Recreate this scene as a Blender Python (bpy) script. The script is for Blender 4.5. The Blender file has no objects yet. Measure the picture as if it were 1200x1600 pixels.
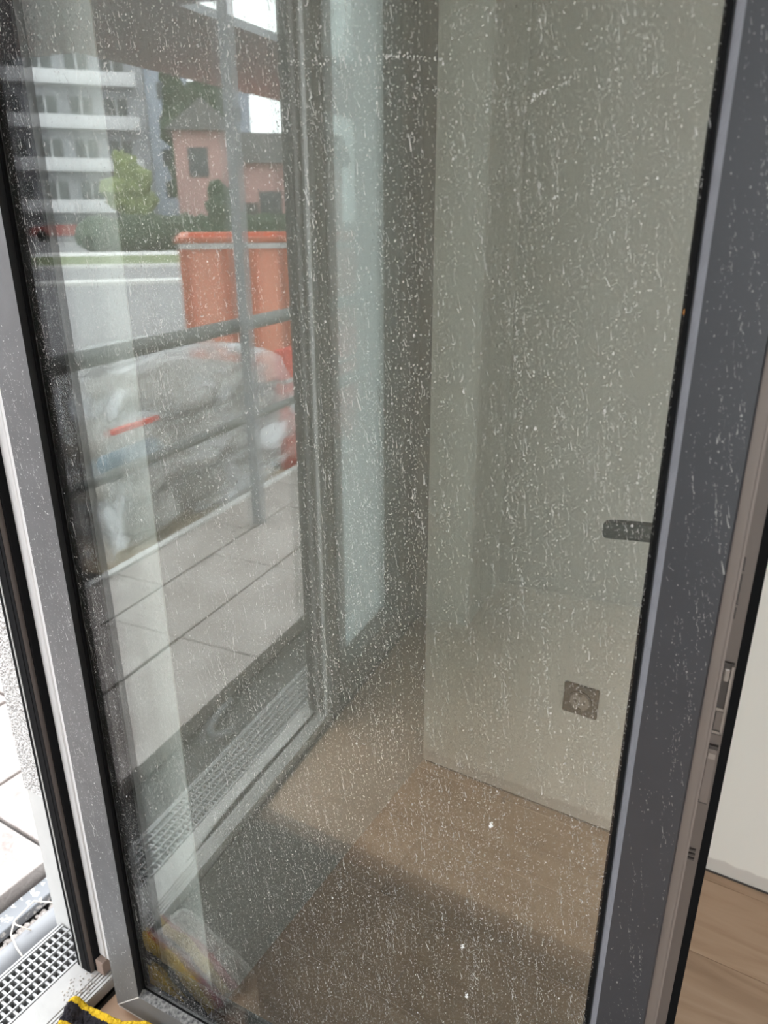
import bpy, bmesh, math, random
from mathutils import Vector, Matrix, noise
SC = bpy.context.scene
COL = SC.collection
R = math.radians
# ------------------------------------------------------------------ camera
cam_d = bpy.data.cameras.new('camera')
cam = bpy.data.objects.new('camera', cam_d)
COL.objects.link(cam)
PITCH = math.atan(1180.0 / 2990.0)
AZ = R(30.96)
fwd = Vector((math.cos(AZ) * math.cos(PITCH), math.sin(AZ) * math.cos(PITCH), -math.sin(PITCH)))
rgt = Vector((math.sin(AZ), -math.cos(AZ), 0))
upv = rgt.cross(fwd)
roll = math.atan2(8, 2990)
r2 = rgt * math.cos(roll) - upv * math.sin(roll)
u2 = upv * math.cos(roll) + rgt * math.sin(roll)
m = Matrix((r2, u2, -fwd)).transposed().to_4x4()
m.translation = (0, 0, 1.32)
cam.matrix_world = m
cam_d.sensor_fit = 'VERTICAL'
cam_d.sensor_height = 36.0
cam_d.lens = 36.0 * 1180.0 / 1600.0
cam_d.clip_start = 0.01
cam_d.clip_end = 500
cam_d.dof.use_dof = True
cam_d.dof.focus_distance = 0.95
cam_d.dof.aperture_fstop = 7.0
SC.camera = cam
# ------------------------------------------------------------------ sky, exposure
W = bpy.data.worlds.new('overcast_sky')
SC.world = W
W.use_nodes = True
bg = W.node_tree.nodes['Background']
bg.inputs[0].default_value = (0.93, 0.96, 1.0, 1)
bg.inputs[1].default_value = 5.8
SC.view_settings.view_transform = 'Standard'
SC.view_settings.look = 'None'
SC.view_settings.exposure = 0.0
SC.view_settings.gamma = 1.0
SC.view_settings.use_curve_mapping = False
SC.cycles.use_denoising = True
SC.cycles.denoising_input_passes = 'RGB_ALBEDO_NORMAL'
SC.cycles.max_bounces = 14
SC.cycles.diffuse_bounces = 6
SC.cycles.glossy_bounces = 6
SC.cycles.transparent_max_bounces = 24
SC.cycles.caustics_reflective = False
SC.cycles.caustics_refractive = False
SC.cycles.sample_clamp_indirect = 8.0

# ------------------------------------------------------------------ materials
MATS = {}
def nodes_of(name):
    mt = bpy.data.materials.new(name)
    mt.use_nodes = True
    nt = mt.node_tree
    return mt, nt, nt.nodes['Principled BSDF']
def mat(name, col, rough=0.6, var=0.12, scale=20.0, bump=0.0, bscale=60.0, metal=0.0, spec=0.5, stretch=None, col2=None, detail=5.0, tr=0.0):
    """procedural material: base colour broken up by noise, optional fine relief"""
    if name in MATS: return MATS[name]
    mt, nt, b = nodes_of(name)
    tc = nt.nodes.new('ShaderNodeTexCoord')
    mp = nt.nodes.new('ShaderNodeMapping')
    nt.links.new(tc.outputs['Object'], mp.inputs[0])
    if stretch: mp.inputs['Scale'].default_value = stretch
    nz = nt.nodes.new('ShaderNodeTexNoise')
    nz.inputs['Scale'].default_value = scale
    nz.inputs['Detail'].default_value = detail
    nt.links.new(mp.outputs[0], nz.inputs['Vector'])
    rp = nt.nodes.new('ShaderNodeValToRGB')
    c2 = col2 or tuple(c * (1 - var) for c in col)
    c1 = col if col2 else tuple(min(1, c * (1 + var)) for c in col)
    rp.color_ramp.elements[0].position = 0.3
    rp.color_ramp.elements[1].position = 0.7
    rp.color_ramp.elements[0].color = (*c2, 1)
    rp.color_ramp.elements[1].color = (*c1, 1)
    nt.links.new(nz.outputs['Fac'], rp.inputs[0])
    nt.links.new(rp.outputs[0], b.inputs['Base Color'])
    b.inputs['Roughness'].default_value = rough
    b.inputs['Metallic'].default_value = metal
    b.inputs['Specular IOR Level'].default_value = spec
    if bump:
        n2 = nt.nodes.new('ShaderNodeTexNoise')
        n2.inputs['Scale'].default_value = bscale
        n2.inputs['Detail'].default_value = 6
        nt.links.new(mp.outputs[0], n2.inputs['Vector'])
        bp = nt.nodes.new('ShaderNodeBump')
        bp.inputs['Strength'].default_value = bump
        bp.inputs['Distance'].default_value = 0.01
        nt.links.new(n2.outputs['Fac'], bp.inputs['Height'])
        nt.links.new(bp.outputs[0], b.inputs['Normal'])
    MATS[name] = mt
    return mt
def schlick(nt, f0):
    g = nt.nodes.new('ShaderNodeNewGeometry')
    d = nt.nodes.new('ShaderNodeVectorMath'); d.operation = 'DOT_PRODUCT'
    nt.links.new(g.outputs['Incoming'], d.inputs[0]); nt.links.new(g.outputs['Normal'], d.inputs[1])
    def M(op, a, b=None):
        n = nt.nodes.new('ShaderNodeMath'); n.operation = op
        for i, v in enumerate((a, b)):
            if v is None: continue
            if isinstance(v, (int, float)): n.inputs[i].default_value = v
            else: nt.links.new(v, n.inputs[i])
        return n.outputs[0]
    c = M('ABSOLUTE', d.outputs['Value'])
    p = M('POWER', M('SUBTRACT', 1.0, c), 5.0)
    return M('ADD', M('MULTIPLY', p, 1.0 - f0), f0)
def glass_mat(name, f0, tint, dust=0.0, streak=False, dust_col=(0.72, 0.71, 0.68), rough=0.0, transl=0.3):
    mt = bpy.data.materials.new(name); mt.use_nodes = True
    nt = mt.node_tree; nt.nodes.clear()
    out = nt.nodes.new('ShaderNodeOutputMaterial')
    t = nt.nodes.new('ShaderNodeBsdfTransparent'); t.inputs[0].default_value = (*tint, 1)
    g = nt.nodes.new('ShaderNodeBsdfGlossy'); g.inputs['Roughness'].default_value = rough
    mx = nt.nodes.new('ShaderNodeMixShader')
    nt.links.new(schlick(nt, f0), mx.inputs[0])
    nt.links.new(t.outputs[0], mx.inputs[1]); nt.links.new(g.outputs[0], mx.inputs[2])
    last = mx.outputs[0]
    if dust:
        df = nt.nodes.new('ShaderNodeBsdfDiffuse'); df.inputs[0].default_value = (*dust_col, 1)
        tl = nt.nodes.new('ShaderNodeBsdfTranslucent'); tl.inputs[0].default_value = (*dust_col, 1)
        dm = nt.nodes.new('ShaderNodeMixShader'); dm.inputs[0].default_value = transl
        nt.links.new(df.outputs[0], dm.inputs[1]); nt.links.new(tl.outputs[0], dm.inputs[2])
        m2 = nt.nodes.new('ShaderNodeMixShader')
        if streak:
            tc = nt.nodes.new('ShaderNodeTexCoord')
            def nz(sc, det, scale3, lo, hi, a, b):
                mp = nt.nodes.new('ShaderNodeMapping'); mp.inputs['Scale'].default_value = scale3
                nt.links.new(tc.outputs['Object'], mp.inputs[0])
                n = nt.nodes.new('ShaderNodeTexNoise'); n.inputs['Scale'].default_value = sc; n.inputs['Detail'].default_value = det
                nt.links.new(mp.outputs[0], n.inputs['Vector'])
                r = nt.nodes.new('ShaderNodeMapRange'); r.inputs[1].default_value = lo; r.inputs[2].default_value = hi
                r.inputs[3].default_value = a; r.inputs[4].default_value = b
                nt.links.new(n.outputs['Fac'], r.inputs[0])
                return r.outputs[0]
            a = nz(1.0, 6, (90, 90, 2.2), 0.3, 0.7, 0.75, 1.3)       # long vertical run marks
            b = nz(1.0, 4, (420, 420, 90), 0.35, 0.8, 0.65, 1.7)     # fine dried splashes
            c = nz(1.0, 2, (3.5, 3.5, 2), 0.3, 0.7, 0.85, 1.15)
            def mul(x, y):
                n = nt.nodes.new('ShaderNodeMath'); n.operation = 'MULTIPLY'
                for i, v in enumerate((x, y)):
                    if isinstance(v, float): n.inputs[i].default_value = v
                    else: nt.links.new(v, n.inputs[i])
                return n.outputs[0]
            nt.links.new(mul(mul(mul(a, b), c), dust), m2.inputs[0])
        else:
            m2.inputs[0].default_value = dust
        nt.links.new(last, m2.inputs[1]); nt.links.new(dm.outputs[0], m2.inputs[2])
        last = m2.outputs[0]
    nt.links.new(last, out.inputs[0])
    return mt
def spot_mat(name, alpha, col=(0.9, 0.89, 0.86)):
    mt = bpy.data.materials.new(name); mt.use_nodes = True
    nt = mt.node_tree; nt.nodes.clear()
    out = nt.nodes.new('ShaderNodeOutputMaterial')
    df = nt.nodes.new('ShaderNodeBsdfDiffuse'); df.inputs[0].default_value = (*col, 1)
    tl = nt.nodes.new('ShaderNodeBsdfTranslucent'); tl.inputs[0].default_value = (*col, 1)
    m1 = nt.nodes.new('ShaderNodeMixShader'); m1.inputs[0].default_value = 0.3
    nt.links.new(df.outputs[0], m1.inputs[1]); nt.links.new(tl.outputs[0], m1.inputs[2])
    t = nt.nodes.new('ShaderNodeBsdfTransparent')
    m2 = nt.nodes.new('ShaderNodeMixShader'); m2.inputs[0].default_value = alpha
    nt.links.new(t.outputs[0], m2.inputs[1]); nt.links.new(m1.outputs[0], m2.inputs[2])
    nt.links.new(m2.outputs[0], out.inputs[0])
    return mt

# ------------------------------------------------------------------ mesh helpers
class MB:
    def __init__(s): s.v = []; s.f = []; s.mi = []
    def add(s, vs, fs, mi=0):
        o = len(s.v)
        s.v += [tuple(v) for v in vs]
        s.f += [tuple(i + o for i in f) for f in fs]
        s.mi += [mi] * len(fs)
    def box(s, a, b, mi=0, M=None):
        x0, y0, z0 = a; x1, y1, z1 = b
        vs = [Vector(p) for p in ((x0,y0,z0),(x1,y0,z0),(x1,y1,z0),(x0,y1,z0),(x0,y0,z1),(x1,y0,z1),(x1,y1,z1),(x0,y1,z1))]
        if M: vs = [M @ v for v in vs]
        s.add(vs, [(0,3,2,1),(4,5,6,7),(0,1,5,4),(1,2,6,5),(2,3,7,6),(3,0,4,7)], mi)
    def bar(s, p, q, w, h, up=Vector((0,0,1))):
        p = Vector(p); q = Vector(q); d = (q - p).normalized()
        sd = d.cross(up).normalized() * (w / 2); u = sd.cross(d).normalized() * (h / 2)
        vs = [c + i * sd + j * u for c in (p, q) for i, j in ((-1,-1),(1,-1),(1,1),(-1,1))]
        s.add(vs, [(0,3,2,1),(4,5,6,7),(0,1,5,4),(1,2,6,5),(2,3,7,6),(3,0,4,7)])
    def tube(s, pts, rad, n=10):
        pts = [Vector(p) for p in pts]
        rings = []
        for i, p in enumerate(pts):
            d = (pts[min(i+1, len(pts)-1)] - pts[max(i-1, 0)]).normalized()
            a = Vector((0,0,1)) if abs(d.z) < 0.9 else Vector((1,0,0))
            x = d.cross(a).normalized(); y = d.cross(x)
            r = rad[i] if isinstance(rad, (list, tuple)) else rad
            rings.append([p + (x * math.cos(2*math.pi*k/n) + y * math.sin(2*math.pi*k/n)) * r for k in range(n)])
        vs = [v for r_ in rings for v in r_]
        fs = []
        for i in range(len(rings) - 1):
            for k in range(n):
                fs.append((i*n+k, i*n+(k+1)%n, (i+1)*n+(k+1)%n, (i+1)*n+k))
        fs.append(tuple(range(n-1, -1, -1))); fs.append(tuple((len(rings)-1)*n + k for k in range(n)))
        s.add(vs, fs)
    def blob(s, c, r, seed, sub=2, jit=0.25, freq=1.5, squash=(1,1,1)):
        bm = bmesh.new(); bmesh.ops.create_icosphere(bm, subdivisions=sub, radius=1)
        off = Vector((seed * 3.1, seed * 1.7, seed * 2.3))
        vs = []
        for v in bm.verts:
            d = v.co.normalized()
            k = 1 + jit * noise.noise(d * freq + off) + jit * 0.6 * noise.noise(d * freq * 3 + off)
            vs.append((c[0] + d.x*k*r*squash[0], c[1] + d.y*k*r*squash[1], c[2] + d.z*k*r*squash[2]))
        fs = [[v.index for v in f.verts] for f in bm.faces]
        bm.free(); s.add(vs, fs)
    def grid(s, fn, nu, nv):
        vs = [fn(i / nu, j / nv) for j in range(nv + 1) for i in range(nu + 1)]
        fs = [(j*(nu+1)+i, j*(nu+1)+i+1, (j+1)*(nu+1)+i+1, (j+1)*(nu+1)+i) for j in range(nv) for i in range(nu)]
        s.add(vs, fs)
    def build(s, name, mats, parent=None, smooth=False, bevel=0.0, solid=0.0):
        me = bpy.data.meshes.new(name)
        me.from_pydata(s.v, [], s.f)
        if not isinstance(mats, (list, tuple)): mats = [mats]
        for mt in mats: me.materials.append(mt)
        if len(mats) > 1: me.polygons.foreach_set('material_index', s.mi)
        if smooth: me.polygons.foreach_set('use_smooth', [True] * len(me.polygons))
        bm = bmesh.new(); bm.from_mesh(me)
        bmesh.ops.recalc_face_normals(bm, faces=bm.faces); bm.to_mesh(me); bm.free()
        me.update()
        o = bpy.data.objects.new(name, me); COL.objects.link(o)
        if parent:
            o.parent = parent
            r_ = parent
            off = Vector((0,0,0))
            while r_: off += r_.location; r_ = r_.parent
            o.location = -off
        if bevel:
            b = o.modifiers.new('bevel', 'BEVEL'); b.width = bevel; b.segments = 2; b.limit_method = 'ANGLE'
        if solid:
            b = o.modifiers.new('solid', 'SOLIDIFY'); b.thickness = solid
        return o
def tag(o, label=None, cat=None, group=None, kind=None):
    for k, v in (('label', label), ('category', cat), ('group', group), ('kind', kind)):
        if v: o[k] = v
    return o
def empty(name, loc, label=None, cat=None, group=None, kind=None):
    o = bpy.data.objects.new(name, None); COL.objects.link(o)
    o.location = loc; o.empty_display_size = 0.05
    return tag(o, label, cat, group, kind)
def boxo(name, a, b, mt, parent=None, bevel=0.0, kind=None):
    q = MB(); q.box(a, b); o = q.build(name, mt, parent, bevel=bevel)
    if kind: o['kind'] = kind
    return o
def dup(root, loc, **kw):
    def cp(o, par):
        c = o.copy(); COL.objects.link(c)
        if par: c.parent = par
        for ch in o.children: cp(ch, c)
        return c
    c = cp(root, None); c.location = loc
    tag(c, **kw)
    return c

# ------------------------------------------------------------------ colours
M_base = mat('bounce_cut_plaster', (0.26, 0.25, 0.235), 0.9, 0.06, 7, 0.1, 80)  # darkened so the walls using it bounce and reflect less light
M_backlit = mat('shaded_plaster', (0.42, 0.41, 0.39), 0.9, 0.04, 7, 0.1, 80)  # plaster colour darkened to stand in for shade on the backlit facade wall
M_wall = mat('wall_paint', (0.74, 0.72, 0.67), 0.85, 0.03, 6, 0.08, 120)
M_plaster = mat('reveal_plaster', (0.86, 0.86, 0.83), 0.9, 0.03, 8, 0.1, 90)
M_ceiling = mat('ceiling_paint', (0.75, 0.74, 0.71), 0.9, 0.02, 5)
M_stucco = mat('stucco', (0.82, 0.80, 0.77), 0.95, 0.05, 60, 0.0)
M_plinth = mat('plinth_render', (0.58, 0.575, 0.555), 0.9, 0.04, 12, 0.15, 50)
M_alu = mat('anthracite_aluminium', (0.044, 0.0455, 0.052), 0.38, 0.05, 30, 0.03, 400)
M_alu_dirty = mat('dirty_anthracite', (0.25, 0.245, 0.23), 0.8, 0.3, 190, 0.3, 260, col2=(0.04, 0.04, 0.042))
M_dark = mat('black_rubber', (0.005, 0.005, 0.0055), 0.8, 0.1, 40, spec=0.15)
M_bead_shade = mat('shaded_bead', (0.012, 0.0125, 0.013), 0.6, 0.1, 40)  # bead side facing away from daylight, its shade put into the colour
M_taupe = mat('taupe_profile', (0.20, 0.165, 0.146), 0.45, 0.04, 12)
M_taupe2 = mat('taupe_groove', (0.15, 0.123, 0.108), 0.45, 0.05, 12)
M_pvc = mat('white_profile', (0.80, 0.79, 0.78), 0.35, 0.02, 12)
M_greyline = mat('weathered_edge', (0.42, 0.42, 0.40), 0.6, 0.1, 30)
M_steel = mat('satin_steel', (0.42, 0.41, 0.40), 0.35, 0.06, 60, metal=0.9)
M_hard = mat('hardware_steel', (0.34, 0.30, 0.27), 0.4, 0.1, 80, metal=0.4)
M_hard2 = mat('hardware_shadow_gap', (0.06, 0.05, 0.045), 0.5, 0.1, 80)
M_handle = mat('grey_handle', (0.16, 0.165, 0.16), 0.38, 0.06, 60, metal=0.6)
M_galv = mat('galvanised_steel', (0.44, 0.44, 0.435), 0.5, 0.08, 80, metal=0.3)
M_sill = mat('sill_dusty', (0.52, 0.51, 0.49), 0.75, 0.1, 14, 0.12, 60, col2=(0.40, 0.39, 0.375))
M_joint = mat('joint_sand', (0.10, 0.095, 0.09), 0.95, 0.3, 60, 0.3, 200)
M_soil = mat('dark_soil', (0.095, 0.092, 0.09), 0.95, 0.35, 18, 0.5, 60)
M_asph = mat('asphalt', (0.24, 0.235, 0.24), 0.9, 0.1, 8, 0.2, 80)
M_kerb = mat('pale_bounce_stone', (0.62, 0.61, 0.59), 0.9, 0.08, 4)
M_grass = mat('verge_grass', (0.17, 0.20, 0.10), 0.95, 0.25, 4, 0.4, 20)
M_leafd = mat('dark_foliage', (0.035, 0.055, 0.030), 0.8, 0.4, 3)
M_leafy = mat('yellow_green_foliage', (0.15, 0.18, 0.07), 0.8, 0.35, 3)
M_bark = mat('bark', (0.10, 0.08, 0.06), 0.9, 0.2, 20, 0.4, 60)
M_orange = mat('orange_steel', (0.97, 0.37, 0.24), 0.55, 0.08, 5)
M_orange2 = mat('orange_rim', (0.60, 0.16, 0.08), 0.55, 0.1, 10)
M_red = mat('red_plastic', (0.72, 0.06, 0.03), 0.5, 0.1, 8)
M_rail = mat('railing_steel', (0.13, 0.135, 0.13), 0.5, 0.08, 20)
M_soffit = mat('soffit_concrete', (0.27, 0.28, 0.295), 0.9, 0.06, 3)
M_white_r = mat('white_render', (0.62, 0.62, 0.63), 0.9, 0.04, 1)
M_grey_r = mat('blue_grey_render', (0.30, 0.33, 0.38), 0.9, 0.05, 1)
M_pink_r = mat('pink_render', (0.42, 0.25, 0.23), 0.9, 0.06, 1)
M_roof = mat('dark_roof', (0.07, 0.066, 0.064), 0.8, 0.2, 6)
M_winglass = mat('dark_window_glass', (0.05, 0.055, 0.06), 0.12, 0.1, 3)
M_wood = mat('packer_wood', (0.30, 0.22, 0.18), 0.8, 0.15, 30, 0.2, 80)
M_pallet = mat('pallet_wood', (0.42, 0.33, 0.23), 0.85, 0.2, 12, 0.2, 60)
M_sack = mat('beige_sack', (0.26, 0.235, 0.205), 0.8, 0.1, 8, 0.3, 20)
M_blue = mat('blue_sheet', (0.13, 0.20, 0.26), 0.6, 0.15, 8)
M_pipe = mat('grey_plastic_pipe', (0.25, 0.255, 0.265), 0.5, 0.06, 12)
M_stone = mat('gravel_stone', (0.50, 0.46, 0.43), 0.95, 0.3, 25)
M_leafo = mat('orange_leaf', (0.60, 0.24, 0.04), 0.7, 0.2, 40)
M_string = mat('string', (0.75, 0.68, 0.60), 0.9, 0.1, 60)
M_fleece = mat('grey_fleece', (0.055, 0.054, 0.053), 1.0, 0.25, 60, 0.5, 160, spec=0.1)
M_sock = mat('socket_plastic', (0.10, 0.10, 0.098), 0.5, 0.1, 60)
M_sock2 = mat('socket_mask', (0.36, 0.33, 0.30), 0.6, 0.1, 60)
M_carred = mat('car_red', (0.30, 0.05, 0.04), 0.25, 0.05, 4)
M_carblue = mat('car_blue', (0.05, 0.06, 0.10), 0.25, 0.05, 4)

# wall with an unpainted strip at its foot (ragged edge)
def wall_foot_mat():
    mt, nt, b = nodes_of('wall_paint_unpainted_foot')
    tc = nt.nodes.new('ShaderNodeTexCoord')
    sp = nt.nodes.new('ShaderNodeSeparateXYZ'); nt.links.new(tc.outputs['Object'], sp.inputs[0])
    nz = nt.nodes.new('ShaderNodeTexNoise'); nz.inputs['Scale'].default_value = 26; nz.inputs['Detail'].default_value = 7
    nt.links.new(tc.outputs['Object'], nz.inputs['Vector'])
    ad = nt.nodes.new('ShaderNodeMath'); ad.operation = 'MULTIPLY_ADD'; ad.inputs[1].default_value = -0.028
    nt.links.new(nz.outputs['Fac'], ad.inputs[0]); nt.links.new(sp.outputs['Z'], ad.inputs[2])
    rp = nt.nodes.new('ShaderNodeValToRGB')
    rp.color_ramp.elements[0].position = 0.019; rp.color_ramp.elements[0].color = (0.68, 0.635, 0.585, 1)
    rp.color_ramp.elements[1].position = 0.0225; rp.color_ramp.elements[1].color = (0.88, 0.85, 0.785, 1)
    nt.links.new(ad.outputs[0], rp.inputs[0]); nt.links.new(rp.outputs[0], b.inputs['Base Color'])
    b.inputs['Roughness'].default_value = 0.85
    bp = nt.nodes.new('ShaderNodeBump'); bp.inputs['Strength'].default_value = 0.06
    n2 = nt.nodes.new('ShaderNodeTexNoise'); n2.inputs['Scale'].default_value = 150
    nt.links.new(tc.outputs['Object'], n2.inputs['Vector']); nt.links.new(n2.outputs['Fac'], bp.inputs['Height']); nt.links.new(bp.outputs[0], b.inputs['Normal'])
    return mt
M_wallfoot = wall_foot_mat()
def stucco_mat():
    mt, nt, b = nodes_of('rough_stucco')
    tc = nt.nodes.new('ShaderNodeTexCoord')
    v = nt.nodes.new('ShaderNodeTexVoronoi'); v.inputs['Scale'].default_value = 230
    n = nt.nodes.new('ShaderNodeTexNoise'); n.inputs['Scale'].default_value = 120; n.inputs['Detail'].default_value = 4
    for q in (v, n): nt.links.new(tc.outputs['Object'], q.inputs['Vector'])
    mx = nt.nodes.new('ShaderNodeMath'); mx.operation = 'ADD'
    nt.links.new(v.outputs['Distance'], mx.inputs[0]); nt.links.new(n.outputs['Fac'], mx.inputs[1])
    bp = nt.nodes.new('ShaderNodeBump'); bp.inputs['Strength'].default_value = 1.0; bp.inputs['Distance'].default_value = 0.006
    nt.links.new(mx.outputs[0], bp.inputs['Height']); nt.links.new(bp.outputs[0], b.inputs['Normal'])
    rp = nt.nodes.new('ShaderNodeValToRGB'); rp.color_ramp.elements[0].position = 0.75; rp.color_ramp.elements[1].position = 0.95
    rp.color_ramp.elements[0].color = (0.44, 0.42, 0.405, 1); rp.color_ramp.elements[1].color = (0.78, 0.76, 0.735, 1)
    nt.links.new(mx.outputs[0], rp.inputs[0]); nt.links.new(rp.outputs[0], b.inputs['Base Color'])
    b.inputs['Roughness'].default_value = 0.95
    return mt
M_stucco = stucco_mat()
def plank_mat():
    mt, nt, b = nodes_of('oak_laminate')
    tc = nt.nodes.new('ShaderNodeTexCoord'); oi = nt.nodes.new('ShaderNodeObjectInfo')
    mp = nt.nodes.new('ShaderNodeMapping'); mp.inputs['Scale'].default_value = (26, 3.4, 10)
    nt.links.new(tc.outputs['Object'], mp.inputs[0])
    cb = nt.nodes.new('ShaderNodeCombineXYZ')
    ml = nt.nodes.new('ShaderNodeMath'); ml.operation = 'MULTIPLY'; ml.inputs[1].default_value = 57.0
    nt.links.new(oi.outputs['Random'], ml.inputs[0]); nt.links.new(ml.outputs[0], cb.inputs[0]); nt.links.new(ml.outputs[0], cb.inputs[1])
    nt.links.new(cb.outputs[0], mp.inputs['Location'])
    n = nt.nodes.new('ShaderNodeTexNoise'); n.inputs['Scale'].default_value = 1.0; n.inputs['Detail'].default_value = 7; n.inputs['Distortion'].default_value = 1.2
    nt.links.new(mp.outputs[0], n.inputs['Vector'])
    rp = nt.nodes.new('ShaderNodeValToRGB')
    e = rp.color_ramp.elements
    e[0].position = 0.28; e[0].color = (0.40, 0.255, 0.165, 1)
    e[1].position = 0.75; e[1].color = (0.56, 0.385, 0.268, 1)
    k = e.new(0.48); k.color = (0.50, 0.335, 0.225, 1)
    nt.links.new(n.outputs['Fac'], rp.inputs[0])
    hs = nt.nodes.new('ShaderNodeHueSaturation')
    mr = nt.nodes.new('ShaderNodeMapRange'); mr.inputs[3].default_value = 0.9; mr.inputs[4].default_value = 1.1
    nt.links.new(oi.outputs['Random'], mr.inputs[0]); nt.links.new(mr.outputs[0], hs.inputs['Value'])
    nt.links.new(rp.outputs[0], hs.inputs['Color']); nt.links.new(hs.outputs[0], b.inputs['Base Color'])
    b.inputs['Roughness'].default_value = 0.5
    bp = nt.nodes.new('ShaderNodeBump'); bp.inputs['Strength'].default_value = 0.12; bp.inputs['Distance'].default_value = 0.002
    nt.links.new(n.outputs['Fac'], bp.inputs['Height']); nt.links.new(bp.outputs[0], b.inputs['Normal'])
    return mt
M_plank = plank_mat()
def slab_mat():
    mt, nt, b = nodes_of('paving_stone')
    tc = nt.nodes.new('ShaderNodeTexCoord')
    n = nt.nodes.new('ShaderNodeTexNoise'); n.inputs['Scale'].default_value = 6; n.inputs['Detail'].default_value = 8
    n2 = nt.nodes.new('ShaderNodeTexNoise'); n2.inputs['Scale'].default_value = 45; n2.inputs['Detail'].default_value = 5; n2.inputs['Distortion'].default_value = 1.5
    for q in (n, n2): nt.links.new(tc.outputs['Object'], q.inputs['Vector'])
    rp = nt.nodes.new('ShaderNodeValToRGB')
    rp.color_ramp.elements[0].position = 0.3; rp.color_ramp.elements[0].color = (0.28, 0.235, 0.215, 1)
    rp.color_ramp.elements[1].position = 0.65; rp.color_ramp.elements[1].color = (0.52, 0.475, 0.45, 1)
    mx = nt.nodes.new('ShaderNodeMath'); mx.operation = 'MULTIPLY_ADD'; mx.inputs[1].default_value = 0.5
    hf = nt.nodes.new('ShaderNodeMath'); hf.operation = 'MULTIPLY'; hf.inputs[1].default_value = 0.5
    nt.links.new(n.outputs['Fac'], hf.inputs[0]); nt.links.new(n2.outputs['Fac'], mx.inputs[0]); nt.links.new(hf.outputs[0], mx.inputs[2])
    nt.links.new(mx.outputs[0], rp.inputs[0]); nt.links.new(rp.outputs[0], b.inputs['Base Color'])
    bp = nt.nodes.new('ShaderNodeBump'); bp.inputs['Strength'].default_value = 0.5; bp.inputs['Distance'].default_value = 0.004
    nt.links.new(n2.outputs['Fac'], bp.inputs['Height']); nt.links.new(bp.outputs[0], b.inputs['Normal'])
    b.inputs['Roughness'].default_value = 0.85
    return mt
M_slab = slab_mat()
def spatter_mat():
    mt, nt, b = nodes_of('grey_batten_with_plaster_spatter')
    tc = nt.nodes.new('ShaderNodeTexCoord')
    n = nt.nodes.new('ShaderNodeTexNoise'); n.inputs['Scale'].default_value = 70; n.inputs['Detail'].default_value = 6
    nt.links.new(tc.outputs['Object'], n.inputs['Vector'])
    rp = nt.nodes.new('ShaderNodeValToRGB')
    rp.color_ramp.elements[0].position = 0.56; rp.color_ramp.elements[0].color = (0.235, 0.245, 0.26, 1)
    rp.color_ramp.elements[1].position = 0.60; rp.color_ramp.elements[1].color = (0.72, 0.70, 0.67, 1)
    nt.links.new(n.outputs['Fac'], rp.inputs[0]); nt.links.new(rp.outputs[0], b.inputs['Base Color'])
    b.inputs['Roughness'].default_value = 0.6
    return mt
M_spatter = spatter_mat()

# ================================================================== LARGE STRUCTURE
XR, YI, YO, ZC = 1.416, 0.732, 1.131, 2.5     # right wall, facade inner face, facade outer face, ceiling
XL, YB = -1.3, -3.0
XA, XB = -0.93, 0.632                          # door opening reveals
# floor of planks
fl = empty('floor', (0, 0, 0), kind='structure')
boxo('screed', (XL, YB, -0.1), (XR, 0.93, -0.012), M_joint, fl)
random.seed(4)
base = MB(); PW, PL = 0.192, 1.28
base.box((0, 0, -0.012), (PW - 0.0012, PL - 0.0012, 0))
plank0 = None
ix = 0; x = XL
while x < XR - 0.001:
    y = YB - random.random() * PL
    while y < 0.915:
        y0, y1 = max(y, YB), min(y + PL, 0.915); x1 = min(x + PW, XR)
        if y1 - y0 > 0.02:
            if x1 - x > PW - 0.001 and y1 - y0 > PL - 0.001:
                if plank0 is None: plank0 = base.build('plank', M_plank, fl)
                else:
                    c = plank0.copy(); COL.objects.link(c); plank0_ = c
                (plank0 if ix == 0 else plank0_).location = (x, y, 0); ix += 1
            else:
                q = MB(); q.box((0, 0, -0.012), (x1 - x - 0.0012, y1 - y0 - 0.0012, 0))
                q.build('plank', M_plank, fl).location = (x, y0, 0)
        y += PL
    x += PW
ceil = boxo('ceiling', (XL - .2, YB - .2, ZC), (XR + .2, YO, ZC + .2), M_ceiling, kind='structure')
w = boxo('wall_right', (XR, YB - .2, -0.1), (XR + .2, YO - 0.002, ZC), M_wallfoot, kind='structure')
wl = empty('wall_left', (XL, 0, 0), kind='structure')
WY0, WY1, WZ0, WZ1 = -1.80, -0.03, 0.06, 2.42
for nm, y0, y1, z0, z1 in (('pier', YB, WY0, -.1, ZC), ('pier', WY1, YO - .002, -.1, ZC), ('sill_wall', WY0, WY1, -.1, WZ0), ('head_wall', WY0, WY1, WZ1, ZC)):
    boxo(nm, (XL - .2, y0, z0), (XL, y1, z1), M_base, wl)
wn = empty('fill_light_window', (XL - .1, (WY0 + WY1) / 2, WZ0), kind='structure')  # window added in the unseen left wall to light the right wall
q = MB()
for (y0, y1, z0, z1) in ((WY0, WY0 + .06, WZ0, WZ1), (WY1 - .06, WY1, WZ0, WZ1), (WY0, WY1, WZ0, WZ0 + .06), (WY0, WY1, WZ1 - .06, WZ1), ((WY0 + WY1) / 2 - .04, (WY0 + WY1) / 2 + .04, WZ0, WZ1)):
    q.box((XL - .17, y0, z0), (XL - .10, y1, z1))
q.build('fill_light_window_frame', M_pvc, wn)
q = MB(); q.box((XL - .140, WY0 + .05, WZ0 + .05), (XL - .135, WY1 - .05, WZ1 - .05)); q.build('fill_light_window_pane', glass_mat('fill_light_window_glass', 0.04, (0.97, 0.98, 0.97)), wn)
boxo('bounce_yard', (-40, -30, -0.40), (XL - .21, 0.98, -0.30), M_kerb, None, kind='structure')  # unseen yard, made pale to throw more light through the added window
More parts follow.
